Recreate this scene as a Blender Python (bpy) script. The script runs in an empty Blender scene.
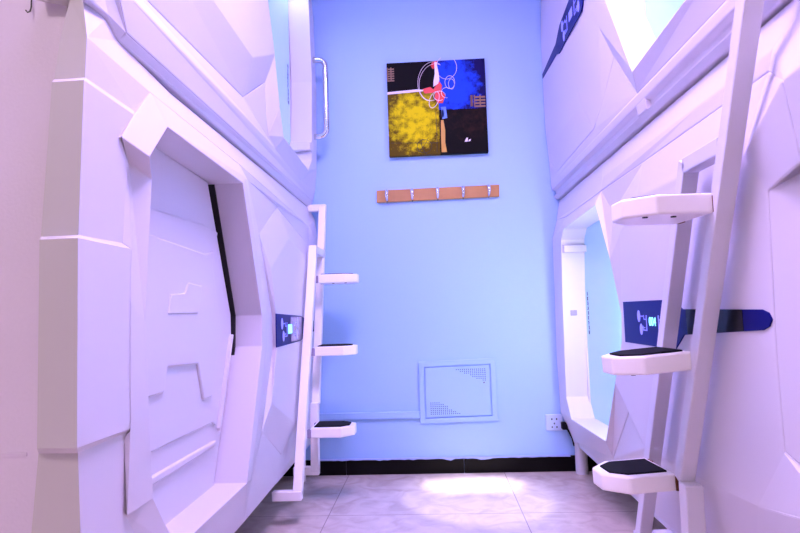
import bpy, bmesh, math, random
from mathutils import Vector, Matrix
S = bpy.context.scene
COL = S.collection
random.seed(4)
LAMP_STRENGTH, LAMP_Y, STRIP_STRENGTH, GLASS_E, EXPOSURE = 36., 1.12, 6.5, .12, .46
HALL_FILL_STRENGTH = 18.
LAMP_COLOR = (.67, .47, 1, 1)

# every capsule front: corner points in metres, then the facets of its shell, side panel and door frame as point numbers
LL_POINTS = [(-0.6120, 1.0000, 1.4250), (-0.6020, 0.9981, 1.3495), (-0.6020, 0.9931, 1.2725), (-0.5940, 0.9770, 1.2611), (-0.5940, 0.9652, 0.9857), (-0.5870, 0.9525, 0.9788), (-0.5870, 0.9554, 0.6330), (-0.5970, 0.9746, 0.6206), (-0.5970, 0.9880, 0.4200), (-0.6150, 1.0100, 0.1900), (-0.6350, 1.0300, 1.4400), (-0.6350, 1.1251, 1.4539), (-0.6340, 1.1619, 1.4207), (-0.6320, 1.4000, 1.3990), (-0.6320, 2.0000, 1.3990), (-0.6320, 3.1000, 1.3990), (-0.6050, 1.2431, 1.3405), (-0.6020, 1.1754, 1.2708), (-0.5940, 1.1496, 1.2574), (-0.5940, 1.0995, 1.1936), (-0.5940, 1.1283, 1.1533), (-0.5940, 1.1067, 0.9881), (-0.5890, 1.1315, 0.9788), (-0.5890, 1.1335, 0.6304), (-0.5960, 1.1432, 0.6228), (-0.5970, 1.1263, 0.6111), (-0.5970, 1.1310, 0.4674), (-0.5970, 1.2400, 0.3000), (-0.6150, 1.2400, 0.1900), (-0.5620, 1.1549, 1.1690), (-0.5840, 1.2114, 1.1349), (-0.5840, 1.1812, 0.8277), (-0.5840, 1.2160, 0.4726), (-0.5880, 1.1263, 0.8779), (-0.5880, 1.1278, 0.6277), (-0.5880, 1.1176, 0.4718), (-0.5750, 1.3100, 0.3350), (-0.5720, 1.2599, 1.2650), (-0.5720, 1.7851, 1.2526), (-0.5720, 1.9722, 0.8410), (-0.5720, 1.9672, 0.7373), (-0.5720, 1.7904, 0.3388), (-0.6050, 1.8493, 1.3303), (-0.5780, 1.8297, 1.2787), (-0.5720, 2.0327, 0.8336), (-0.5720, 2.0275, 0.7337), (-0.5720, 1.8249, 0.3409), (-0.6060, 1.9452, 1.2957), (-0.6060, 2.0658, 1.1301), (-0.6000, 2.2067, 0.8286), (-0.6000, 2.2078, 0.7236), (-0.6060, 2.0698, 0.4336), (-0.6060, 1.9492, 0.3036), (-0.6160, 2.3596, 1.2797), (-0.6160, 2.9841, 1.1871), (-0.5840, 2.4235, 1.1586), (-0.5840, 2.7655, 1.1048), (-0.5840, 2.1376, 1.0125), (-0.5840, 2.1979, 0.8470), (-0.5840, 2.1973, 0.7163), (-0.5840, 2.1241, 0.5246), (-0.5840, 2.5079, 0.3735), (-0.5840, 2.6593, 0.7678), (-0.6180, 2.3684, 0.2835), (-0.6060, 2.9455, 1.2847), (-0.6050, 3.1000, 1.3400), (-0.5920, 3.1000, 1.2000), (-0.5900, 3.1000, 0.9500), (-0.5890, 3.1000, 0.6000), (-0.6000, 3.1000, 0.3400), (-0.6300, 3.1000, 0.1900), (-0.6120, 2.7500, 0.4000), (-0.6150, 1.3100, 0.1900), (-0.6150, 1.9000, 0.1900), (-0.6220, 2.3000, 0.1900), (-0.6900, 0.9880, 0.4200), (-0.7000, 1.0100, 0.1900), (-0.5967, 1.1692, 1.2695), (-0.5964, 1.1584, 1.2616), (-0.5871, 1.0922, 1.1931), (-0.6061, 1.1512, 1.1586), (-0.6369, 1.0020, 1.4250), (-0.6535, 1.0001, 1.3495), (-0.6604, 0.9951, 1.2725), (-0.6533, 0.9790, 1.2611), (-0.6613, 0.9672, 0.9857), (-0.6551, 0.9545, 0.9788), (-0.6561, 0.9574, 0.6330), (-0.6665, 0.9766, 0.6206)]
LL_SHELL = [(0, 10, 11, 12, 1), (1, 12, 13, 16), (16, 13, 14, 42), (42, 14, 15, 65, 64), (1, 16, 17, 2), (2, 17, 18, 3), (3, 18, 19, 20, 21, 4), (16, 77, 17), (77, 78, 18, 17), (78, 79, 19, 18), (4, 21, 22, 5), (5, 22, 23, 6), (6, 23, 24, 7), (7, 24, 25, 26, 27, 8), (8, 27, 28, 9), (51, 63, 74, 52), (64, 65, 66, 54), (63, 71, 69, 70, 74), (81, 0, 1, 82), (82, 1, 2, 83), (83, 2, 3, 84), (84, 3, 4, 85), (85, 4, 5, 86), (86, 5, 6, 87), (87, 6, 7, 88), (88, 7, 8, 75), (75, 8, 9, 76)]
LL_PANEL = [(53, 54, 56, 55), (53, 55, 57, 48), (48, 57, 58, 49), (49, 58, 59, 50), (50, 59, 60, 51), (55, 56, 62, 61, 60, 59, 58, 57), (60, 61, 63, 51), (54, 66, 67, 62, 56), (62, 67, 68, 61), (61, 68, 69, 71, 63)]
LL_FRAME = [(79, 80, 20, 19), (77, 16, 37, 29, 79, 78), (16, 42, 43, 38, 37), (79, 29, 30, 80), (80, 30, 31, 33), (33, 31, 32, 35, 34), (20, 80, 33, 22, 21), (22, 33, 34, 23), (23, 34, 24), (24, 34, 35, 26, 25), (26, 35, 32, 36, 27), (27, 36, 41, 46, 52, 74, 73, 72, 28), (38, 43, 44, 39), (39, 44, 45, 40), (40, 45, 46, 41), (42, 47, 43), (43, 47, 48, 49, 44), (44, 49, 50, 45), (45, 50, 51, 52, 46), (42, 64, 54, 53, 48, 47)]
RL_POINTS = [(0.6900, 3.1100, 1.3920), (0.6720, 3.1100, 1.2900), (0.6450, 3.1100, 1.1900), (0.6420, 3.1100, 0.9300), (0.6360, 3.1100, 0.5800), (0.6420, 3.1100, 0.3000), (0.7000, 3.1100, 0.1400), (0.6320, 2.7963, 1.2009), (0.6320, 2.2469, 1.2168), (0.6350, 2.1117, 0.9925), (0.6380, 2.0345, 0.8064), (0.6380, 2.0462, 0.7153), (0.6350, 2.1353, 0.5675), (0.6320, 2.2848, 0.3315), (0.6320, 2.8365, 0.3125), (0.6320, 2.9186, 0.4019), (0.6320, 2.8848, 0.9163), (0.6320, 2.8503, 1.1551), (0.6620, 2.2629, 1.2724), (0.6640, 2.1394, 1.1707), (0.6420, 2.0130, 1.0755), (0.6880, 2.3000, 1.3920), (0.6880, 1.7000, 1.3920), (0.6880, 1.2000, 1.3920), (0.6880, 0.9600, 1.3920), (0.6550, 2.8227, 1.2612), (0.6680, 1.8305, 1.2749), (0.6680, 1.3328, 1.2766), (0.6680, 1.1503, 1.2798), (0.6680, 2.2476, 1.3229), (0.6680, 1.4686, 1.3168), (0.6680, 1.1353, 1.3151), (0.6400, 1.8217, 1.1619), (0.6400, 1.5027, 1.1570), (0.6400, 1.2091, 1.1307), (0.6400, 1.1321, 1.0433), (0.6400, 1.1461, 0.7268), (0.6400, 1.1437, 0.5592), (0.6400, 1.2522, 0.4275), (0.6400, 1.5684, 0.4047), (0.6400, 1.8865, 0.3967), (0.6550, 2.0655, 0.4750), (0.6680, 2.3274, 0.2545), (0.6120, 0.9837, 1.0624), (0.6450, 0.9600, 1.0800), (0.6450, 0.9600, 0.5000), (0.6200, 0.9800, 0.4800), (0.6700, 0.9700, 0.2000), (0.6900, 3.0000, 0.1700), (0.6900, 2.3500, 0.1700), (0.6900, 1.8500, 0.1700), (0.6900, 1.4000, 0.1700), (0.5909, 0.9809, 1.2003), (0.6016, 0.9454, 1.0884), (0.5762, 0.8901, 1.1956)]
RL_SHELL = [(0, 21, 29, 18, 25, 1), (21, 22, 30, 29), (29, 30, 31, 28, 27, 26, 18), (22, 23, 31, 30), (23, 24, 54, 52, 28, 31), (52, 54, 53, 43), (43, 53, 44, 35), (35, 44, 45, 36), (36, 45, 37)]
RL_PANEL = [(8, 18, 19, 20, 9), (18, 26, 32, 19), (19, 32, 20), (26, 27, 33, 32), (27, 28, 34, 33), (32, 33, 34, 35, 36, 37, 38, 39, 40, 12, 11, 10, 9, 20), (28, 52, 34), (52, 43, 35, 34), (37, 45, 46, 38), (38, 46, 47, 51), (12, 40, 41), (41, 40, 42), (42, 40, 39, 50, 49), (39, 38, 51, 50)]
RL_FRAME = [(1, 25, 7, 17, 2), (2, 17, 16, 3), (3, 16, 4), (4, 16, 15, 14, 5), (5, 14, 48, 6), (25, 18, 8, 7), (12, 41, 42, 13), (14, 13, 42, 49, 48)]
UL_POINTS = [(-0.6150, 1.0314, 1.4376), (-0.6220, 1.1020, 1.4433), (-0.6320, 1.1583, 1.4189), (-0.6300, 3.1000, 1.4020), (-0.6150, 1.0000, 1.6000), (-0.6140, 1.1600, 1.4360), (-0.6140, 3.1000, 1.4400), (-0.6040, 1.1000, 1.5130), (-0.6040, 2.7500, 1.4750), (-0.6180, 1.0800, 1.5520), (-0.6150, 1.9300, 1.5829), (-0.5820, 1.0500, 1.7350), (-0.5820, 1.9409, 1.7228), (-0.5750, 2.2089, 1.8560), (-0.5750, 2.1200, 2.0300), (-0.6020, 2.1581, 1.7249), (-0.6030, 2.1925, 1.5255), (-0.5720, 2.2618, 1.6664), (-0.5720, 2.3184, 1.5576), (-0.5720, 2.7949, 1.5361), (-0.5720, 2.8865, 1.6090), (-0.5720, 2.9300, 2.0300), (-0.6000, 2.2818, 1.5033), (-0.5900, 3.1000, 1.6200), (-0.5820, 3.1000, 2.0300), (-0.6000, 3.1000, 1.5000), (-0.6000, 1.0000, 1.7500), (-0.6000, 1.0000, 2.0300), (-0.5820, 1.0500, 2.0300), (-0.6140, 1.1600, 2.6240), (-0.6140, 3.1000, 2.6200), (-0.6150, 1.0000, 2.4600), (-0.6180, 1.0800, 2.5080), (-0.6150, 1.9300, 2.4771), (-0.5820, 1.0500, 2.3250), (-0.5820, 1.9409, 2.3372), (-0.5750, 2.2089, 2.2040), (-0.6020, 2.1581, 2.3351), (-0.6030, 2.1925, 2.5345), (-0.5720, 2.2618, 2.3936), (-0.5720, 2.3184, 2.5024), (-0.5720, 2.7949, 2.5239), (-0.5720, 2.8865, 2.4510), (-0.6000, 2.2818, 2.5567), (-0.5900, 3.1000, 2.4400), (-0.6000, 3.1000, 2.5600), (-0.6000, 1.0000, 2.3100), (-0.6040, 1.1000, 2.5470), (-0.6040, 2.7500, 2.5850)]
UL_SHELL = [(0, 1, 2, 5, 7, 4), (2, 3, 6, 5), (4, 7, 9, 26), (31, 47, 32, 46)]
UL_PANEL = [(9, 11, 26), (26, 11, 28, 27), (9, 10, 12, 11), (10, 15, 13, 12), (15, 16, 17, 13), (11, 12, 13, 14, 28), (32, 34, 46), (46, 34, 28, 27), (32, 33, 35, 34), (33, 37, 36, 35), (37, 38, 39, 36), (34, 35, 36, 14, 28)]
UL_FRAME = [(5, 6, 25, 8, 22, 7), (7, 22, 16, 10, 9), (10, 16, 15), (16, 22, 18, 17), (22, 8, 25, 23, 20, 19, 18), (20, 23, 24, 21), (47, 43, 38, 33, 32), (33, 38, 37), (38, 43, 40, 39), (43, 48, 45, 44, 42, 41, 40), (42, 44, 24, 21), (29, 30, 45, 48, 43, 47)]
UR_POINTS = [(0.6780, 3.1100, 1.3980), (0.6780, 1.0000, 1.3980), (0.6620, 3.1100, 1.4160), (0.6620, 1.0000, 1.4160), (0.6760, 3.1100, 1.4220), (0.6760, 1.0000, 1.4220), (0.6740, 3.1100, 1.4420), (0.6740, 1.0000, 1.4420), (0.6560, 3.1100, 1.4500), (0.6560, 1.0000, 1.4500), (0.6520, 3.1100, 1.4760), (0.6520, 1.0000, 1.4780), (0.6600, 1.0000, 1.4870), (0.6530, 2.9551, 1.5102), (0.6520, 2.2802, 1.5181), (0.6520, 2.1685, 1.5683), (0.6580, 2.0095, 1.6885), (0.6600, 1.8226, 1.4878), (0.6400, 3.0383, 1.6672), (0.6440, 2.4101, 1.6577), (0.6430, 2.4651, 1.7723), (0.6400, 2.0870, 1.8274), (0.6480, 3.1100, 1.6000), (0.6370, 3.1100, 1.7800), (0.6360, 3.1100, 2.0300), (0.6320, 1.7744, 1.5427), (0.6320, 1.9872, 1.8819), (0.6320, 2.0200, 2.0300), (0.6400, 2.2200, 2.0300), (0.6320, 1.1700, 1.5750), (0.6320, 1.1300, 1.6500), (0.6320, 1.0500, 2.0300), (0.6600, 1.0800, 1.4870), (0.6450, 1.0000, 1.6200), (0.6400, 1.0000, 2.0300), (0.6520, 3.1100, 2.5840), (0.6520, 1.0000, 2.5820), (0.6600, 1.0000, 2.5730), (0.6530, 2.9551, 2.5498), (0.6520, 2.2802, 2.5419), (0.6520, 2.1685, 2.4917), (0.6580, 2.0095, 2.3715), (0.6600, 1.8226, 2.5722), (0.6400, 3.0383, 2.3928), (0.6440, 2.4101, 2.4023), (0.6430, 2.4651, 2.2877), (0.6400, 2.0870, 2.2326), (0.6480, 3.1100, 2.4600), (0.6370, 3.1100, 2.2800), (0.6320, 1.7744, 2.5173), (0.6320, 1.9872, 2.1781), (0.6320, 1.1700, 2.4850), (0.6320, 1.1300, 2.4100), (0.6600, 1.0800, 2.5730), (0.6450, 1.0000, 2.4400)]
UR_SHELL = [(0, 1, 3, 2), (2, 3, 5, 4), (4, 5, 7, 6), (6, 7, 9, 8), (8, 9, 11, 10), (10, 11, 12, 32, 17), (10, 17, 14, 13), (10, 13, 22), (14, 17, 16, 15), (35, 36, 37, 53, 42), (35, 42, 39, 38), (35, 38, 47), (39, 42, 41, 40)]
UR_PANEL = [(22, 13, 18, 23), (13, 14, 19, 18), (14, 15, 20, 19), (15, 16, 21, 20), (23, 18, 19, 20, 21, 28, 24), (16, 17, 25, 21), (21, 25, 26, 27, 28), (47, 38, 43, 48), (38, 39, 44, 43), (39, 40, 45, 44), (40, 41, 46, 45), (48, 43, 44, 45, 46, 28, 24), (41, 42, 49, 46), (46, 49, 50, 27, 28)]
UR_FRAME = [(17, 32, 29, 25), (32, 12, 33, 30, 29), (30, 33, 34, 31), (42, 53, 51, 49), (53, 37, 54, 52, 51), (52, 54, 34, 31)]

# ------------------------------------------------------------------ materials
def srgb(r, g, b):
    f = lambda c: (c / 12.92 if c <= .04045 else ((c + .055) / 1.055) ** 2.4)
    return (f(r), f(g), f(b), 1)
def mat(name, col, rough=.4, metal=0., spec=.5, bump=0., bscale=200., coat=0., noise=0.):
    m = bpy.data.materials.new(name); m.use_nodes = True
    nt = m.node_tree; b = nt.nodes['Principled BSDF']
    b.inputs['Base Color'].default_value = col
    b.inputs['Roughness'].default_value = rough
    b.inputs['Metallic'].default_value = metal
    b.inputs['Specular IOR Level'].default_value = spec
    b.inputs['Coat Weight'].default_value = coat
    if bump or noise:
        tc = nt.nodes.new('ShaderNodeTexCoord'); n = nt.nodes.new('ShaderNodeTexNoise')
        n.inputs['Scale'].default_value = bscale; n.inputs['Detail'].default_value = 4
        nt.links.new(tc.outputs['Object'], n.inputs['Vector'])
        if bump:
            bp = nt.nodes.new('ShaderNodeBump'); bp.inputs['Strength'].default_value = bump; bp.inputs['Distance'].default_value = .002
            nt.links.new(n.outputs['Fac'], bp.inputs['Height']); nt.links.new(bp.outputs['Normal'], b.inputs['Normal'])
        if noise:
            mx = nt.nodes.new('ShaderNodeMix'); mx.data_type = 'RGBA'; mx.inputs['A'].default_value = col
            mx.inputs['B'].default_value = tuple(c * (1 - noise) for c in col[:3]) + (1,)
            nt.links.new(n.outputs['Fac'], mx.inputs['Factor']); nt.links.new(mx.outputs['Result'], b.inputs['Base Color'])
    return m
def emit(name, col, strength):
    m = bpy.data.materials.new(name); m.use_nodes = True
    b = m.node_tree.nodes['Principled BSDF']
    b.inputs['Base Color'].default_value = col
    b.inputs['Emission Color'].default_value = col; b.inputs['Emission Strength'].default_value = strength
    return m

M = dict(
    plastic=mat('moulded_plastic', srgb(.83, .81, .85), .36, bump=.05, bscale=900),
    metal=mat('painted_metal', srgb(.84, .83, .88), .3),
    enamel=mat('white_enamel', srgb(.97, .95, .96), .3),
    chrome=mat('chrome', srgb(.86, .86, .88), .12, 1),
    black=mat('black_rubber', srgb(.04, .04, .06), .8, spec=.2),
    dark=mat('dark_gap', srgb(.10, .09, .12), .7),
    navy=mat('navy_panel', srgb(.04, .045, .40), .35, spec=.08),
    navy_dark=mat('smoked_navy_panel', srgb(.04, .04, .10), .25, spec=.2),
    grey=mat('grey_panel', srgb(.60, .56, .68), .25),
    icon=emit('icon_print', srgb(.55, .55, .98), .35),
    digit=emit('lit_digits', srgb(.55, .95, 1.), 1.2),
    wood=mat('wood', srgb(.80, .56, .33), .45, bscale=14, noise=.35),
    rust=mat('rust', srgb(.40, .22, .12), .8),
    blackwire=mat('dark_wire', srgb(.15, .13, .17), .5),
    socket=mat('socket_plastic', srgb(.74, .82, .96), .35),
    ink=mat('navy_ink', srgb(.05, .06, .22), .6, spec=.1),
    wallblue=mat('blue_paint', srgb(.64, .785, .985), .5, bump=.12, bscale=120, noise=.04),
    wallpink=mat('pale_wall_paint', srgb(.93, .88, .99), .65, bump=.25, bscale=160, noise=.05),
    ceiling=mat('ceiling_paint', srgb(.9, .9, .93), .7),
    white_paint=mat('white_paint_smear', srgb(.66, .72, .92), .6),
)
M['lamp'] = emit('ceiling_diffuser', LAMP_COLOR, LAMP_STRENGTH)
M['strip'] = emit('led_strip', (.66, .64, 1, 1), STRIP_STRENGTH)
M['strip_bright'] = emit('bright_led_strip', (.86, .88, 1, 1), STRIP_STRENGTH * 6)
M['hall'] = emit('warm_fill_diffuser', (1, .80, .80, 1), HALL_FILL_STRENGTH)
M['strip_dim'] = emit('dim_led_strip', (.66, .70, 1, 1), 4)
M['bulb'] = emit('capsule_bulb', (1, .95, 1, 1), 30)

def door_glass(name, col, es):
    m = bpy.data.materials.new(name); m.use_nodes = True
    b = m.node_tree.nodes['Principled BSDF']
    b.inputs['Base Color'].default_value = col; b.inputs['Roughness'].default_value = .18
    b.inputs['Emission Color'].default_value = col; b.inputs['Emission Strength'].default_value = es
    return m
M['glass'] = door_glass('backlit_frosted_door', srgb(.60, .80, .98), GLASS_E)

def floor_mat():
    m = bpy.data.materials.new('glazed_floor_tile'); m.use_nodes = True
    nt = m.node_tree; N = nt.nodes; Lk = nt.links; b = N['Principled BSDF']
    tc = N.new('ShaderNodeTexCoord'); sp = N.new('ShaderNodeSeparateXYZ'); Lk.new(tc.outputs['Object'], sp.inputs[0])
    def mth(op, a, v=None, w=None):
        n = N.new('ShaderNodeMath'); n.operation = op
        for i, q in enumerate((a, v, w)):
            if q is None: continue
            if isinstance(q, (int, float)): n.inputs[i].default_value = q
            else: Lk.new(q, n.inputs[i])
        return n.outputs[0]
    def line(ax, off):
        t = mth('DIVIDE', mth('SUBTRACT', sp.outputs[ax], off), .8)
        fr = mth('FRACT', t); d = mth('ABSOLUTE', mth('SUBTRACT', fr, .5))
        return mth('GREATER_THAN', d, .4978)
    seam = mth('MAXIMUM', line(0, .343), line(1, 2.506))
    n1 = N.new('ShaderNodeTexNoise'); n1.inputs['Scale'].default_value = 9; n1.inputs['Detail'].default_value = 8; n1.inputs['Distortion'].default_value = 1.2
    Lk.new(tc.outputs['Object'], n1.inputs['Vector'])
    r = N.new('ShaderNodeValToRGB'); r.color_ramp.elements[0].position = .3; r.color_ramp.elements[1].position = .7
    r.color_ramp.elements[0].color = srgb(.76, .69, .65); r.color_ramp.elements[1].color = srgb(.87, .81, .77)
    Lk.new(n1.outputs['Fac'], r.inputs[0])
    mx = N.new('ShaderNodeMix'); mx.data_type = 'RGBA'; mx.inputs['B'].default_value = srgb(.62, .56, .55)
    Lk.new(seam, mx.inputs['Factor']); Lk.new(r.outputs[0], mx.inputs['A']); Lk.new(mx.outputs['Result'], b.inputs['Base Color'])
    b.inputs['Roughness'].default_value = .22
    return m
M['floor'] = floor_mat()
M['skirt'] = mat('black_glazed_tile', srgb(.03, .025, .035), .3, spec=.15, bscale=30, noise=.3)

# ------------------------------------------------------------------ helpers
def link(name, bm, material, parent=None, bevel=0., seg=2, smooth=35, at=None):
    me = bpy.data.meshes.new(name)
    bmesh.ops.recalc_face_normals(bm, faces=bm.faces)
    bm.to_mesh(me); bm.free()
    for mm in (material if isinstance(material, (list, tuple)) else [material]): me.materials.append(mm)
    o = bpy.data.objects.new(name, me); COL.objects.link(o)
    if parent is not None:
        o.parent = parent
        o.matrix_parent_inverse = Matrix.Translation(-parent.location) if parent.type == 'EMPTY' else Matrix()
    if bevel:
        md = o.modifiers.new('bevel', 'BEVEL'); md.width = bevel; md.segments = seg; md.limit_method = 'ANGLE'; md.angle_limit = math.radians(12)
    return o
def shade(o, ang=30):
    for p in o.data.polygons: p.use_smooth = True
    try: o.data.set_sharp_from_angle(angle=math.radians(ang))
    except Exception: pass
    return o
def thing(name, label, cat, loc, group=None):
    o = bpy.data.objects.new(name, None); COL.objects.link(o); o.location = loc
    o.empty_display_size = .1
    o['label'] = label; o['category'] = cat
    if group: o['group'] = group
    bpy.context.view_layer.update()
    return o
def tag(o, label, cat, group=None):
    o['label'] = label; o['category'] = cat
    if group: o['group'] = group
    return o
def struct(o): o['kind'] = 'structure'; return o
def add_box(bm, lo, hi):
    x0, y0, z0 = lo; x1, y1, z1 = hi
    vs = [bm.verts.new(p) for p in ((x0,y0,z0),(x1,y0,z0),(x1,y1,z0),(x0,y1,z0),(x0,y0,z1),(x1,y0,z1),(x1,y1,z1),(x0,y1,z1))]
    for f in ((0,1,2,3),(4,5,6,7),(0,1,5,4),(1,2,6,5),(2,3,7,6),(3,0,4,7)): bm.faces.new([vs[i] for i in f])
def box(lo, hi):
    bm = bmesh.new(); add_box(bm, lo, hi); return bm
def add_bar(bm, a, b, w, d, side=(1, 0, 0)):
    """square tube between two points; w measured along side, d across"""
    a = Vector(a); b = Vector(b); t = (b - a).normalized(); s = Vector(side); s = (s - t * s.dot(t)).normalized(); n = t.cross(s)
    vs = []
    for p in (a, b):
        for i, j in ((-1, -1), (1, -1), (1, 1), (-1, 1)): vs.append(bm.verts.new(p + s * (i * w / 2) + n * (j * d / 2)))
    for f in ((0,1,2,3),(4,5,6,7),(0,1,5,4),(1,2,6,5),(2,3,7,6),(3,0,4,7)): bm.faces.new([vs[i] for i in f])
def bar(a, b, w, d, side=(1, 0, 0)):
    bm = bmesh.new(); add_bar(bm, a, b, w, d, side); return bm
def add_tube(bm, pts, r, n=12, closed=False):
    pts = [Vector(p) for p in pts]; rings = []
    up = None
    for i, p in enumerate(pts):
        q0 = pts[i - 1] if (i > 0 or closed) else p; q1 = pts[(i + 1) % len(pts)] if (i < len(pts) - 1 or closed) else p
        t = (q1 - q0).normalized()
        if up is None: up = t.orthogonal().normalized()
        up = (up - t * up.dot(t)).normalized(); s = t.cross(up)
        rr = r[i] if isinstance(r, (list, tuple)) else r
        rings.append([bm.verts.new(p + (up * math.cos(2*math.pi*k/n) + s * math.sin(2*math.pi*k/n)) * rr) for k in range(n)])
    m = len(pts)
    for i in range(m if closed else m - 1):
        A = rings[i]; B = rings[(i + 1) % m]
        for k in range(n): bm.faces.new((A[k], A[(k+1) % n], B[(k+1) % n], B[k]))
    if not closed:
        bm.faces.new(rings[0]); bm.faces.new(rings[-1])
def tube(pts, r, n=12, closed=False):
    bm = bmesh.new(); add_tube(bm, pts, r, n, closed); return bm
def add_prism(bm, poly, axis, a, b):
    """polygon given in the two other axes (in xyz order) pushed along an axis from a to b"""
    def P(u, v, w):
        return {0: (w, u, v), 1: (u, w, v), 2: (u, v, w)}[axis]
    A = [bm.verts.new(P(u, v, a)) for u, v in poly]; B = [bm.verts.new(P(u, v, b)) for u, v in poly]
    bm.faces.new(A); bm.faces.new(B)
    for i in range(len(poly)):
        j = (i + 1) % len(poly); bm.faces.new((A[i], A[j], B[j], B[i]))
def prism(poly, axis, a, b):
    bm = bmesh.new(); add_prism(bm, poly, axis, a, b); return bm
def arc(c, r, a0, a1, n, pl='xy'):
    out = []
    for i in range(n + 1):
        t = math.radians(a0 + (a1 - a0) * i / n); out.append((c[0] + r * math.cos(t), c[1] + r * math.sin(t)))
    return out

# ------------------------------------------------------------------ camera
F, yaw, pit, roll = 590., math.atan2(30, 590), math.atan2(44.5, math.hypot(590, 30)), math.radians(1.8)
fwd = Vector((-math.sin(yaw)*math.cos(pit), math.cos(yaw)*math.cos(pit), math.sin(pit)))
r0 = fwd.cross(Vector((0, 0, 1))).normalized(); u0 = r0.cross(fwd)
R = r0*math.cos(roll) - u0*math.sin(roll); U = u0*math.cos(roll) + r0*math.sin(roll)
cd = bpy.data.cameras.new('camera'); cam = bpy.data.objects.new('camera', cd); COL.objects.link(cam)
cd.sensor_width = 36; cd.lens = F / 800 * 36; cd.clip_start = .05
mw = Matrix.Identity(4)
for i in range(3): mw[i][0], mw[i][1], mw[i][2] = R[i], U[i], -fwd[i]
mw.translation = (0, 0, .84)
cam.matrix_world = mw
S.camera = cam

# ------------------------------------------------------------------ the room
struct(link('floor', box((-2.0, -1.2, -.1), (2.0, 3.25, 0)), M['floor']))
struct(link('wall_back', box((-2.0, 3.12, 0), (2.0, 3.25, 2.85)), M['wallblue']))
struct(link('ceiling', box((-2.0, -1.2, 2.78), (2.0, 3.12, 2.88)), M['ceiling']))
struct(link('wall_left', box((-2.0, 1.025, 0), (-.658, 1.05, 2.78)), M['wallpink']))
struct(link('wall_right', box((.76, .93, 0), (2.0, .98, 2.78)), M['wallpink']))
struct(link('trim_1', box((-2.0, 1.0225, .606), (-.72, 1.0275, .612)), M['wallpink']))
# black tiled baseboard with a ragged paint line
bm = bmesh.new()
xs = [-.72, -.62, -.6]
x = -1.0; k = 0
edges = [-1.4, -.8, -.2205, .02, .43, 1.0, 1.4]
edges = [-1.42, -.81, -.47, .14, .75, 1.4]
for a, b in zip(edges[:-1], edges[1:]):
    add_box(bm, (a + .0008, 3.108, 0), (b - .0008, 3.125, .078))
struct(link('baseboard_back', bm, M['skirt'], bevel=.002))
bm = bmesh.new()
pts = []; n = 60
for i in range(n + 1):
    xx = -.62 + 1.30 * i / n
    pts.append((xx, .076 - abs(random.gauss(0, .0022)) - (.006 if i in (31, 32, 39, 40, 41) else 0)))
poly = pts + [(.68, .081), (-.62, .081)]
add_prism(bm, poly, 1, 3.1065, 3.1205)
struct(link('trim_2', bm, M['white_paint']))
# ceiling lamp
t = thing('ceiling_lamp', 'long flat ceiling lamp with a glowing diffuser above the aisle', 'lamp', (0, LAMP_Y, 2.78))
link('lamp_frame', box((-.34, LAMP_Y - .47, 2.735), (.34, LAMP_Y + .47, 2.78)), M['metal'], t, .004)
link('diffuser', box((-.31, LAMP_Y - .44, 2.725), (.31, LAMP_Y + .44, 2.737)), M['lamp'], t)

t = thing('hall_fill_lamp', 'unseen square fill lamp added over the hall in front of the capsules', 'lamp', (-1.2, -.7, 2.78))  # unseen lamp behind the camera, added to brighten the right-hand capsules
link('lamp_frame', box((-1.55, -1.05, 2.735), (-.85, -.35, 2.78)), M['metal'], t, .004)
link('diffuser', box((-1.52, -1.02, 2.725), (-.88, -.38, 2.737)), M['hall'], t)

# ------------------------------------------------------------------ sleeping capsules
def shell_parts(points, bx, root, shell, panel, frame, bev=.0035):
    for nm, fl in (('outer_shell', shell), ('side_panel', panel), ('door_frame', frame)):
        bm = bmesh.new(); vd = {}
        for f in fl:
            for n in f:
                if n not in vd: vd[n] = bm.verts.new(points[n])
            bm.faces.new([vd[n] for n in f])
        bmesh.ops.recalc_face_normals(bm, faces=bm.faces)
        ed = [e for e in bm.edges if len(e.link_faces) == 1]
        ex = bmesh.ops.extrude_edge_only(bm, edges=ed)
        for v in ex['geom']:
            if isinstance(v, bmesh.types.BMVert):
                if v.co.y < 1.012 and -.71 < v.co.x < -.632: v.co.y = 1.04      # the end strip turns back towards the partition
                else: v.co.x = bx
        link(nm, bm, M['plastic'], root, bev, 2)

def glyph_text(body, size, loc, rot, material, parent, name, depth=.0006, flip=False):
    cu = bpy.data.curves.new(name, 'FONT'); cu.body = body; cu.size = size; cu.extrude = depth; cu.align_x = 'CENTER'; cu.align_y = 'CENTER'
    tmp = bpy.data.objects.new('tmp', cu); COL.objects.link(tmp)
    bpy.context.view_layer.update()
    me = bpy.data.meshes.new_from_object(tmp.evaluated_get(bpy.context.evaluated_depsgraph_get()))
    bpy.data.objects.remove(tmp)
    me.name = name; me.materials.append(material)
    o = bpy.data.objects.new(name, me); COL.objects.link(o)
    me.transform(Matrix.Translation(loc) @ rot)
    o.parent = parent
    o.matrix_parent_inverse = Matrix.Translation(-parent.matrix_world.translation)
    return o
# reading directions: on the right-hand capsules x faces -X (text runs towards -Y, the viewer sees it left to right along -Y)
ROT_R = Matrix(((0, 0, -1, 0), (-1, 0, 0, 0), (0, 1, 0, 0), (0, 0, 0, 1)))
ROT_L = Matrix(((0, 0, 1, 0), (1, 0, 0, 0), (0, 1, 0, 0), (0, 0, 0, 1)))

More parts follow.
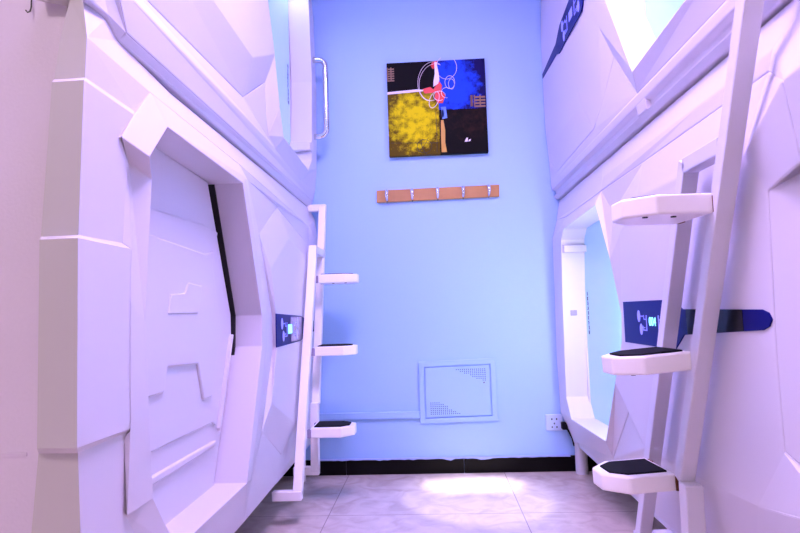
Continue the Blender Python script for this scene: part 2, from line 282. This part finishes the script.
def icons(x, yc, zc, sgn, parent, mirror=1, scale=1.):
    """circuit-like line drawing with two pills on either side of the number; sgn -1 = plate faces -X"""
    for m in (1, -1):
        bm = bmesh.new()
        def seg(a, b, w):
            (u0, v0), (u1, v1) = a, b
            add_bar(bm, (x, yc + u0*scale, zc + v0*scale), (x, yc + u1*scale, zc + v1*scale), .001, w*scale, (1, 0, 0))
        def pill(cu, cv, ru, rv):
            pl = [(yc + (cu + ru*math.cos(2*math.pi*k/16))*scale, zc + (cv + rv*math.sin(2*math.pi*k/16))*scale) for k in range(16)]
            add_prism(bm, pl, 0, x - .0005, x + .0005)
        seg((m*.052, .022), (m*.052, -.030), .005)
        seg((m*.052, .008), (m*.075, .008), .003); seg((m*.075, .008), (m*.075, .022), .003); seg((m*.075, .018), (m*.110, .018), .003)
        pill(m*.122, .018, .014, .020)
        seg((m*.052, -.028), (m*.085, -.028), .003); seg((m*.085, -.028), (m*.085, -.014), .003)
        seg((m*.066, -.02), (m*.092, -.02), .003)
        pill(m*.104, -.026, .013, .019)
        link('number_artwork', bm, M['icon'], parent)

def door_text(x, y, z0, z1, parent, n, w=.006):
    bm = bmesh.new(); random.seed(9)
    h = (z1 - z0) / n
    for i in range(n):
        zc = z0 + h * (i + .5)
        for q in range(3):
            a = random.uniform(-.4, .1) * w; b = a + random.uniform(.3, .7) * w
            zz = zc + (q - 1) * h * .27
            add_box(bm, (x - .0006, y + a, zz - h*.07), (x + .0006, y + b, zz + h*.10))
        yy = y + random.uniform(-.5, .3) * w
        add_box(bm, (x - .0006, yy, zc - h*.40), (x + .0006, yy + w*.35, zc + h*.36))
    return link('door_lettering', bm, M['ink'], parent)

# ---- lower left
rt = thing('sleeping_capsule', 'closed white sleeping capsule at floor level on the left, with a grooved shut door', 'capsule', (-1.2, 2.05, 0), 'sleeping capsules')
shell_parts(LL_POINTS, -.70, rt, LL_SHELL, LL_PANEL, LL_FRAME)
link('cabin_body', box((-1.85, 1.06, .20), (-.702, 3.10, 1.385)), M['plastic'], rt, .01)
bm = bmesh.new()
dp = [(1.20, 1.13), (1.185, .82), (1.215, .48), (1.32, .33), (1.775, .33), (1.945, .73), (1.94, .845), (1.745, 1.25), (1.27, 1.268)]
add_prism(bm, dp, 0, -.69, -.668)
link('door_gap_shade', prism([(1.785, 1.252), (1.972, .841), (1.967, .737), (1.955, .710), (1.966, .840), (1.779, 1.250)], 0, -.699, -.662), M['dark'], rt)  # dark strip on the rear jamb, standing in for shade in the gap
link('door_gap_shade', box((-.701, 1.15, .28), (-.699, 2.02, 1.31)), M['dark'], rt)  # dark sheet behind the door, so the gap reads as shaded
door = link('door', bm, M['plastic'], rt, .003)
# moulded relief on the door
def relief(name, poly, x1, bev=.006):
    bm = bmesh.new(); add_prism(bm, poly, 0, -.675, x1); return link(name, bm, M['plastic'], door, bev, 3)
relief('raised_plate', [(1.20, 1.10), (1.70, 1.115), (1.815, 1.105), (1.79, 1.06), (1.905, .785), (1.79, .51), (1.755, .525), (1.22, .53), (1.20, .6), (1.19, .82)], -.662)
relief('moulded_step', [(1.20, 1.045), (1.69, 1.025), (1.76, 1.04), (1.745, .99), (1.81, .80), (1.735, .605), (1.67, .605), (1.63, .71), (1.44, .72), (1.42, .66), (1.30, .66), (1.20, .70)], -.654)
relief('moulded_block', [(1.435, .85), (1.625, .85), (1.655, .93), (1.56, .935), (1.535, .905), (1.45, .90)], -.651, .004)
relief('moulded_bar', [(1.25, .455), (1.76, .455), (1.775, .47), (1.25, .475)], -.658, .004)
relief('moulded_edge', [(1.80, .50), (1.922, .78), (1.935, .78), (1.81, .49)], -.656, .003)
# room display
dx = -.582
t = prism([(2.195, .845), (2.62, .832), (2.74, .812), (2.74, .745), (2.60, .722), (2.195, .718)], 0, dx - .004, dx)
disp = link('number_display', t, M['navy'], rt, .001)
link('grey_display_half', box((dx - .001, 2.42, .728), (dx + .0015, 2.62, .828)), M['grey'], disp)
link('room_number', box((dx - .001, 2.375, .763), (dx + .0025, 2.43, .799)), M['digit'], disp)
icons(dx + .002, 2.405, .785, 1, disp, scale=1.1)
link('display_tail', box((dx - .004, 2.755, .752), (dx, 2.90, .806)), M['navy_dark'], rt, .001)
link('indicator_lamp', prism(arc((1.79, 1.357), .008, 0, 330, 11), 0, -.628, -.622), emit('indicator_glow', (1, .97, 1, 1), 3), rt)
for yy in (1.15, 3.02):
    link('support_leg', prism(arc((-.69, yy), .028, 0, 337.5, 15), 2, 0, .215), M['metal'], rt)
bm = bmesh.new(); add_box(bm, (-.70, 1.35, .175), (-.655, 3.0, .20)); link('bottom_rail', bm, M['metal'], rt, .003)

# ---- lower right
rt = thing('sleeping_capsule', 'white sleeping capsule at floor level on the right, open doorway beside lit 004 display', 'capsule', (1.25, 2.05, 0), 'sleeping capsules')
shell_parts(RL_POINTS, .745, rt, RL_SHELL, RL_PANEL, RL_FRAME)
link('cabin_body', box((.747, 1.02, .18), (1.85, 3.10, 1.385)), M['plastic'], rt, .01)
pane = link('door', box((.742, 1.9, .285), (.7465, 2.90, 1.26)), M['glass'], rt)
door_text(.7412, 2.845, .70, .905, pane, 9, .018)
bm = bmesh.new()
link('door_rail', box((.735, 2.895, .28), (.7465, 2.99, 1.26)), M['plastic'], rt)
link('reveal_light', box((.685, 2.165, .60), (.735, 2.172, .98)), M['strip_bright'], rt)
link('hinge_pin', tube([(.739, 2.905, 1.098), (.731, 2.905, 1.098)], .006, 10), M['chrome'], pane)
link('jamb_ledge', box((.638, 2.822, 1.092), (.744, 2.90, 1.125)), M['plastic'], rt, .003)
link('door_latch', box((.668, 2.885, .792), (.698, 2.91, .818)), M['grey'], rt, .002)
pl = [(2.005, .847), (2.005, .714), (1.60, .716), (1.54, .757), (1.18, .781), (1.158, .789), (1.148, .802), (1.158, .815), (1.18, .821), (1.54, .822), (1.60, .848)]
disp = link('number_display', prism(pl, 0, .637, .641), M['navy'], rt, .0008)
link('smoked_window', prism([(1.25, .7773), (1.52, .7595), (1.52, .8215), (1.25, .821)], 0, .6362, .64), M['navy_dark'], disp)
glyph_text('004', .036, (.6364, 1.75, .785), ROT_R, M['digit'], disp, 'room_number')
icons(.6364, 1.75, .785, -1, disp, scale=.9)
for yy in (1.1, 3.07):
    link('support_leg', prism(arc((.725, yy), .03, 0, 337.5, 15), 2, 0, .185), M['metal'], rt)
bm = bmesh.new(); add_box(bm, (.70, 1.1, .145), (.74, 3.0, .18)); link('bottom_rail', bm, M['metal'], rt, .003)

# ---- upper left
rt = thing('sleeping_capsule', 'white sleeping capsule stacked on top at left, chrome grab handle by its open doorway', 'capsule', (-1.2, 2.05, 1.40), 'sleeping capsules')
shell_parts(UL_POINTS, -.68, rt, UL_SHELL, UL_PANEL, UL_FRAME)
link('cabin_body', box((-1.85, 1.06, 1.405), (-.682, 3.10, 2.65)), M['plastic'], rt, .01)
pane = link('door', box((-.681, 2.05, 1.52), (-.677, 2.88, 2.54)), M['glass'], rt)
door_text(-.6762, 2.84, 1.885, 2.09, pane, 10, .018)
link('jamb_ledge', box((-.679, 2.86, 1.655), (-.574, 2.95, 1.70)), M['plastic'], rt, .003)
hb = [(-.59, 2.98, 2.165)] + [(-.545 + .035*math.sin(a), 2.98, 2.13 + .035*math.cos(a)) for a in [0, .4, .8, 1.2, 1.57]] + [(-.545 + .035*math.cos(a), 2.98, 1.79 - .035*math.sin(a)) for a in [0, .4, .8, 1.2, 1.57]] + [(-.59, 2.98, 1.755)]
shade(link('grab_handle', tube(hb, .0145, 14), M['chrome'], rt), 50)
link('reveal_light', box((-.672, 2.35, 2.478), (-.60, 2.86, 2.488)), M['strip'], rt)

# ---- upper right
rt = thing('sleeping_capsule', 'white sleeping capsule stacked on top at right, with slanted navy number strip', 'capsule', (1.25, 2.05, 1.40), 'sleeping capsules')
shell_parts(UR_POINTS, .745, rt, UR_SHELL, UR_PANEL, UR_FRAME)
link('cabin_body', box((.747, 1.02, 1.405), (1.85, 3.10, 2.65)), M['plastic'], rt, .01)
pane = link('door', box((.742, 1.0, 1.5), (.7465, 1.93, 2.5)), M['glass'], rt)
link('door_edge_trim', box((.738, 1.925, 1.5), (.7465, 2.03, 2.5)), M['plastic'], rt)
# display with its tapered tail
px = .638
pl = [(2.44, 2.15), (2.665, 2.13), (2.76, 2.085), (3.095, 2.075), (3.10, 2.05), (2.76, 2.032), (2.70, 2.01), (2.29, 2.0), (2.24, 2.05), (2.24, 2.15)]
disp = link('number_display', prism(pl, 0, px - .004, px), M['navy'], rt, .0008)
icons(px - .0045, 2.46, 2.075, -1, disp, scale=1.25)
link('room_number', box((px - .0045, 2.43, 2.055), (px - .003, 2.49, 2.095)), M['icon'], disp)
link('groove_stop', prism([(.676, 1.417), (.661, 1.417), (.656, 1.452), (.676, 1.452)], 1, 1.755, 1.83), M['plastic'], rt, .003)
link('reveal_light', box((.645, 1.25, 2.478), (.675, 1.75, 2.488)), M['strip_dim'], rt)

# ------------------------------------------------------------------ ladders
def step_poly(L, w0, w1, ch):
    """plan of a tread: narrow end at the rails (x = 0), wide chamfered end at x = L"""
    return [(0, -w0/2), (L - ch, -w1/2), (L, -w1/2 + ch), (L, w1/2 - ch), (L - ch, w1/2), (0, w0/2)]
def make_step(ladder, sgn, xr, yc, z, L=.20, th=.042, tilt=0., yawd=0., wd=.165, bk='rust'):
    mtx = Matrix.Translation((xr, yc, z)) @ Matrix.Rotation(math.radians(yawd), 4, 'Z') @ Matrix.Rotation(math.radians(tilt), 4, 'Y') @ Matrix.Diagonal((sgn, 1, 1, 1))
    bm = prism(step_poly(L, wd, wd, .052), 2, -th, 0); bmesh.ops.transform(bm, matrix=mtx, verts=bm.verts)
    st = link('step', bm, M['enamel'], ladder, .005, 3)
    h = wd / 2 - .022
    q = [(.012, -h), (L - .058, -h), (L - .022, -h + .03), (L - .022, h - .03), (L - .058, h), (.012, h)]
    bm = prism(q, 2, -.001, .004); bmesh.ops.transform(bm, matrix=mtx, verts=bm.verts)
    link('grip_pad', bm, M['black'], st, .0015)
    for xx in (.07, .13):
        bm = prism([(xx + .006*math.cos(k*math.pi/4), -.05 + .006*math.sin(k*math.pi/4)) for k in range(8)], 2, -th - .002, -th + .004)
        bmesh.ops.transform(bm, matrix=mtx, verts=bm.verts); link('screw', bm, M['dark'], st)
    for y0, y1 in ((-wd/2 - .004, -wd/2 + .02), (wd/2 - .02, wd/2 + .004)):
        bm = box((-.012, y0, -th + .002), (.004, y1, -.006))
        bmesh.ops.transform(bm, matrix=mtx, verts=bm.verts); link('step_bracket', bm, M[bk], st)
    return st
W = .036
# left
X = -.555
lt = thing('bunk_ladder', 'white ladder on the left beside the blue back wall', 'ladder', (X, 2.6, 0), 'bunk ladders')
sa, sb = Vector((X, 2.79, 1.16)), Vector((X, 2.375, .125))
ta, tb = Vector((X, 3.06, 1.395)), Vector((X, 2.775, .42))
link('rail', bar(sa, sb, W, W), M['enamel'], lt, .003)
link('rail', bar(ta, tb, W, W), M['enamel'], lt, .003)
link('rail_foot', bar((X, 2.745, .43), (X, 2.735, .125), W, .042), M['enamel'], lt, .003)
link('top_bar', bar((X, 2.785, 1.145), (X, 2.985, 1.145), W, W), M['enamel'], lt, .003)
link('hook_arm', bar((X + W/2, 3.062, 1.395), (-.645, 3.062, 1.395), W, W, (0, 1, 0)), M['enamel'], lt, .003)
link('foot_bar', bar((X + W/2, 2.373, .125), (-.655, 2.373, .125), W, W, (0, 1, 0)), M['enamel'], lt, .003)
link('foot_bar', bar((X + W/2, 2.735, .125), (-.655, 2.735, .125), W, W, (0, 1, 0)), M['enamel'], lt, .003)
for z in (1.025, .69, .352):
    yc = (2.79 + (z - 1.16)*.401 + 2.775 + (z - .42)*.292) / 2 + .01
    make_step(lt, 1, X + .02, yc, z, L=.185, bk='grey')
# right
X = .60
lt = thing('bunk_ladder', 'white ladder on the right in front of the navy display strip', 'ladder', (X, 1.5, 0), 'bunk ladders')
ta, tb = Vector((X, 1.055, 1.42)), Vector((X, 1.505, .41))
sa, sb = Vector((X, 1.36, 1.16)), Vector((X, 1.845, .13))
link('rail', bar(ta, tb, W, W), M['metal'], lt, .003)
link('rail', bar(sa, sb, W, W), M['metal'], lt, .003)
link('rail_foot', bar((X, 1.47, .41), (X, 1.475, .13), .042, .042), M['metal'], lt, .003)
link('top_bar', bar((X, 1.36, 1.15), (X, 1.19, 1.15), W, W), M['metal'], lt, .003)
link('hook_arm', bar((X - W/2, 1.055, 1.42), (.70, 1.055, 1.42), W, W, (0, 1, 0)), M['metal'], lt, .003)
link('foot_bar', bar((X - W/2, 1.845, .145), (.69, 1.845, .145), W, W, (0, 1, 0)), M['metal'], lt, .003)
link('foot_bar', bar((X - W/2, 1.475, .135), (.69, 1.475, .135), W, W, (0, 1, 0)), M['metal'], lt, .003)
for z, tl, yd in ((1.062, 0, 4), (.728, -4, 6), (.418, -2, 6)):
    yc = (1.055 + (1.42 - z)*.4455 + 1.36 + (1.16 - z)*.471) / 2
    make_step(lt, -1, X - .02, yc, z, L=.17, tilt=tl, yawd=yd)

# ------------------------------------------------------------------ things on the back wall
# framed canvas
x0, x1, z0, z1 = -.196, .331, 1.664, 2.176
pt = thing('abstract_painting', 'square abstract painting in yellow, blue, black and red on the blue wall', 'painting', ((x0+x1)/2, 3.12, z0))
def canvas_mat():
    m = bpy.data.materials.new('painted_canvas'); m.use_nodes = True
    nt = m.node_tree; N = nt.nodes; Lk = nt.links; b = N['Principled BSDF']; b.inputs['Roughness'].default_value = .6; b.inputs['Specular IOR Level'].default_value = .1
    tc = N.new('ShaderNodeTexCoord'); mp = N.new('ShaderNodeMapping'); Lk.new(tc.outputs['Object'], mp.inputs['Vector'])
    mp.vector_type = 'POINT'; mp.inputs['Scale'].default_value = (1/(x1-x0), 1, 1/(z1-z0)); mp.inputs['Location'].default_value = (-x0/(x1-x0), 0, -z0/(z1-z0))
    nz = N.new('ShaderNodeTexNoise'); nz.inputs['Scale'].default_value = 14; nz.inputs['Detail'].default_value = 8; nz.inputs['Roughness'].default_value = .7
    Lk.new(mp.outputs[0], nz.inputs['Vector'])
    sp = N.new('ShaderNodeSeparateXYZ'); Lk.new(mp.outputs[0], sp.inputs[0]); u, v = sp.outputs[0], sp.outputs[2]
    def mth(op, a, v2=None):
        n = N.new('ShaderNodeMath'); n.operation = op; n.use_clamp = False
        for i, q in enumerate((a, v2)):
            if q is None: continue
            if isinstance(q, (int, float)): n.inputs[i].default_value = q
            else: Lk.new(q, n.inputs[i])
        return n.outputs[0]
    nf = nz.outputs['Fac']
    un = mth('ADD', u, mth('MULTIPLY', mth('SUBTRACT', nf, .5), .03)); vn = mth('ADD', v, mth('MULTIPLY', mth('SUBTRACT', nf, .5), .03))
    def blob(cu, cv, ru, rv, gain=1.3):
        a = mth('DIVIDE', mth('SUBTRACT', u, cu), ru); c = mth('DIVIDE', mth('SUBTRACT', v, cv), rv)
        d = mth('ADD', mth('MULTIPLY', a, a), mth('MULTIPLY', c, c))
        q = mth('ADD', mth('MULTIPLY', mth('SUBTRACT', 1, d), gain), mth('MULTIPLY', mth('SUBTRACT', nf, .5), 4.))
        n = N.new('ShaderNodeClamp'); Lk.new(q, n.inputs[0]); return n.outputs[0]
    def mix(f, A, B):
        n = N.new('ShaderNodeMix'); n.data_type = 'RGBA'
        if isinstance(f, float): n.inputs['Factor'].default_value = f
        else: Lk.new(f, n.inputs['Factor'])
        for nm, q in (('A', A), ('B', B)):
            if isinstance(q, tuple): n.inputs[nm].default_value = q
            else: Lk.new(q, n.inputs[nm])
        return n.outputs['Result']
    left = mth('LESS_THAN', un, .52); top = mth('GREATER_THAN', vn, .68); tr = mth('GREATER_THAN', vn, .47)
    yellow = mix(blob(.27, .38, .30, .36, 1.0), srgb(.36, .28, .03), srgb(.88, .80, .02))
    blue = mix(blob(.66, .74, .30, .36, 1.4), srgb(.07, .05, .30), srgb(.12, .28, .86))
    brown = mix(blob(.9, .35, .35, .2, .5), srgb(.03, .02, .02), srgb(.16, .08, .06))
    c = mix(left, mix(tr, brown, blue), mix(top, yellow, srgb(.03, .02, .03)))
    Lk.new(c, b.inputs['Base Color'])
    return m
link('canvas', box((x0, 3.09, z0), (x1, 3.121, z1)), canvas_mat(), pt, .002)
cw, chh = x1 - x0, z1 - z0
def pm(name, rgb): return mat(name, srgb(*rgb), .45)
PR, PW, PB, PG, PY, PK = pm('red_paint', (.86, .03, .0)), pm('white_paint', (.92, .86, .88)), pm('blue_paint_dab', (.30, .50, .88)), pm('gold_paint', (.55, .40, .28)), pm('ochre_paint', (.80, .58, .12)), pm('black_paint', (.06, .05, .06))
def dab(name, polys, m, y=3.0888):
    for p in polys:
        link(name, prism([(x0 + a*cw, z0 + c*chh) for a, c in p], 1, y, 3.0905), m, pt)
dab('paint_dab', [[(.47,.99),(.52,1.0),(.515,.93),(.47,.91),(.45,.95)], [(.36,.70),(.44,.72),(.47,.69),(.53,.78),(.56,.73),(.55,.68),(.59,.62),(.56,.54),(.51,.54),(.48,.60),(.49,.66),(.38,.65)]], PR)
dab('paint_dab', [[(.49,.86),(.49,.98),(.51,.99),(.53,.86),(.535,.79),(.52,.75),(.47,.72),(.475,.78)], [(.0,.685),(.30,.70),(.37,.692),(.36,.678),(.0,.66)]], PW, 3.0884)
dab('paint_dab', [[(.54,.50),(.59,.50),(.60,.38),(.55,.37)], [(.545,.46),(.565,.49),(.57,.40),(.55,.39)]], PB)
dab('paint_dab', [[(.535,.36),(.56,.36),(.575,.25),(.57,.12),(.585,.02),(.53,.02),(.53,.2)]], PY, 3.0892)
def gold(a0, b0, a1, b1, n):
    ps = []
    for i in range(n):
        t = b0 + (b1 - b0) * i / n
        ps.append([(a0, t), (a1, t), (a1, t + (b1-b0)/n*.55), (a0, t + (b1-b0)/n*.55)])
    ps.append([(a0, b0), (a0 + .012, b0), (a0 + .012, b1), (a0, b1)]); ps.append([((a0+a1)/2, b0), ((a0+a1)/2 + .012, b0), ((a0+a1)/2 + .012, b1), ((a0+a1)/2, b1)])
    return ps
for a0, b0, a1, b1, n in ((.0, .80, .075, .95, 6), (.875, .48, .99, .61, 4), (.84, .49, .862, .61, 7)):
    bm = bmesh.new()
    for p in gold(a0, b0, a1, b1, n): add_prism(bm, [(x0 + a*cw, z0 + c*chh) for a, c in p], 1, 3.0888, 3.0905)
    link('gold_stamp', bm, PG, pt)
dab('signature', [[(.765,.12),(.785,.16),(.80,.16),(.795,.12)], [(.80,.12),(.81,.14),(.83,.145),(.825,.125)]], PW)
def scribble(pts, m, r=.0016):
    return [(x0 + a*cw, 3.089, z0 + c*chh) for a, c in pts]
bm = bmesh.new()
def loop(ca, cc, ra, rc, a0, a1, tilt=0):
    out = []
    for i in range(25):
        t = math.radians(a0 + (a1-a0)*i/24); e, f = ra*math.cos(t), rc*math.sin(t); q = math.radians(tilt)
        out.append((ca + e*math.cos(q) - f*math.sin(q), cc + e*math.sin(q) + f*math.cos(q)))
    return out
for lp in (loop(.455,.78,.14,.21,60,290,-8), loop(.47,.77,.14,.20,80,275,-14), loop(.61,.92,.105,.125,120,400), loop(.64,.76,.05,.07,0,360), loop(.655,.74,.03,.055,0,350), loop(.60,.65,.05,.055,60,280), loop(.475,.58,.045,.09,0,360,-20), loop(.53,.62,.06,.05,0,300)):
    add_tube(bm, scribble(lp, PW), .0012, 6)
link('scribble', bm, PW, pt)
bm = bmesh.new()
for lp in (loop(.36,.09,.075,.07,0,360), loop(.37,.08,.03,.09,60,290,20), [(.02,.14),(.25,.13),(.50,.12)], [(.485,.45),(.49,.25),(.485,.02)], [(.30,.03),(.36,.10),(.40,.17)]):
    add_tube(bm, scribble(lp, PK), .0012, 6)
link('scribble', bm, PK, pt)

# coat rail
rl = thing('coat_rail', 'brown wooden rail with five metal hooks under the painting', 'coat rail', (.055, 3.12, 1.42))
bm = prism([(-.271, 1.420), (.379, 1.4265), (.381, 1.490), (-.270, 1.485)], 1, 3.102, 3.121)
link('board', bm, M['wood'], rl, .003)
for i in range(5):
    xx = -.215 + i * .1345; zz = 1.456 + i * .0014
    hk = link('hook', tube([(xx, 3.104, zz + .012), (xx, 3.086, zz + .020), (xx, 3.072, zz + .012), (xx, 3.070, zz - .006), (xx, 3.080, zz - .022), (xx, 3.097, zz - .028), (xx, 3.104, zz - .028)], [.004, .0075, .0095, .0095, .007, .005, .004], 10), M['chrome'], rl)
    shade(hk, 60)
    link('hook_screw', tube([(xx, 3.100, zz - .036), (xx, 3.099, zz - .036)], .005, 8), M['chrome'], hk)

# access panel
ap = thing('access_panel', 'pale blue metal access panel with two patches of vent holes low on the wall', 'access panel', (.12, 3.12, .255))
wp = M['wallblue']
bm = bmesh.new()
A = [(-.078, .254), (.322, .262), (.322, .580), (-.077, .571)]; B = [(-.052, .279), (.295, .287), (.294, .553), (-.051, .545)]
va = [[bm.verts.new((a, y, c)) for a, c in q] for q, y in ((A, 3.121), (A, 3.106), (B, 3.106), (B, 3.121))]
for i in range(4):
    j = (i + 1) % 4
    for p, q in ((0, 1), (1, 2), (2, 3)): bm.faces.new((va[p][i], va[p][j], va[q][j], va[q][i]))
link('panel_frame', bm, wp, ap, .002)
bm = prism([(-.046, .285), (.289, .292), (.288, .547), (-.045, .540)], 1, 3.1085, 3.1195)
dr = link('panel_door', bm, wp, ap, .0015)
bm = bmesh.new()
for r in range(7):
    for c in range(15):
        if c >= r * 2.2 - 1 and (r < 3 or c > 6 + (r - 3)*1.5):
            cx, cz = .118 + c*.0105, .527 - r*.0095
            add_box(bm, (cx - .0022, 3.1078, cz - .0022), (cx + .0022, 3.1088, cz + .0022))
link('vent_holes', bm, M['dark'], dr)
bm = bmesh.new()
for r in range(7):
    for c in range(15):
        if c <= 14 - r*2.0 + (2 if r > 3 else 0) and c <= 15 - r * 1.6:
            cx, cz = -.020 + c*.0105, .302 + r*.0095
            add_box(bm, (cx - .0022, 3.1078, cz - .0022), (cx + .0022, 3.1088, cz + .0022))
link('vent_holes', bm, M['dark'], dr)
link('panel_lock', tube([(.258, 3.109, .458), (.258, 3.106, .458)], .004, 8), M['chrome'], dr)
# conduit
tag(link('cable_conduit', box((-1.0, 3.10, .285), (-.079, 3.121, .318)), M['wallblue'], None, .003), 'pale blue cable conduit running low along the wall to the access panel', 'conduit')
# socket
sk = thing('wall_socket', 'white wall socket with five pin holes beside the lower right capsule', 'socket', (.61, 3.12, .205))
pl = link('face_plate', box((.565, 3.110, .203), (.651, 3.121, .287)), M['socket'], sk, .004, 3)
bm = bmesh.new()
for dx_, dz_, w_, h_ in ((-.012, .018, .003, .009), (.012, .018, .003, .009), (0, -.004, .003, .008), (-.012, -.022, .0028, .008), (.012, -.022, .0028, .008)):
    add_box(bm, (.608 + dx_ - w_, 3.1093, .245 + dz_ - h_/2), (.608 + dx_ + w_, 3.1103, .245 + dz_ + h_/2))
link('pin_holes', bm, M['dark'], pl)
bm = bmesh.new(); add_box(bm, (.640, 3.07, .215), (.668, 3.112, .25))
pg = tag(link('power_plug', bm, M['black'], None, .004), 'small black plug beside the wall socket, cord dropping behind the capsule', 'plug')
cordo = link('power_cord', tube([(.664, 3.075, .22), (.69, 3.085, .17), (.70, 3.10, .13)], .005, 8), M['black'], pg)
# hanging hook at the top of the near left partition
hw = thing('wall_hook', 'thin dark wire hook hanging on the pale partition at top left', 'hook', (-.695, 1.02, 1.33))
hk = tube([(-.723, 1.022, 1.52), (-.723, 1.021, 1.425), (-.723, 1.018, 1.415), (-.725, 1.014, 1.411), (-.728, 1.013, 1.415)], .0013, 8)
link('wire', hk, M['blackwire'], hw)

# ------------------------------------------------------------------ light
def light(name, kind, loc, energy, col, target=None, **kw):
    l = bpy.data.lights.new(name, kind); l.energy = energy; l.color = col
    for k, v in kw.items(): setattr(l, k, v)
    o = bpy.data.objects.new(name, l); COL.objects.link(o); o.location = loc
    if target is not None: o.rotation_euler = (Vector(target) - Vector(loc)).to_track_quat('-Z', 'Y').to_euler()
    return o
for ax, ay in ((.04, 2.90), (.17, 2.91), (.30, 2.90)):
    light('capsule_spot', 'SPOT', (.69, 1.32, 2.45), 560, (.97, .90, 1), (ax, ay, 0), spot_size=math.radians(5.6), spot_blend=1, shadow_soft_size=.02)
light('capsule_glow', 'SPOT', (.69, 1.32, 2.45), 170, (.90, .80, 1), (.18, 2.72, 0), spot_size=math.radians(15), spot_blend=.5, shadow_soft_size=.02)
w = bpy.data.worlds.new('world'); S.world = w; w.use_nodes = True
w.node_tree.nodes['Background'].inputs['Color'].default_value = (.82, .64, .66, 1)
w.node_tree.nodes['Background'].inputs['Strength'].default_value = .30

S.view_settings.view_transform = 'Standard'
S.view_settings.look = 'None'
S.view_settings.gamma = 1
S.view_settings.exposure = EXPOSURE
S.cycles.max_bounces = 8
S.cycles.use_denoising = True
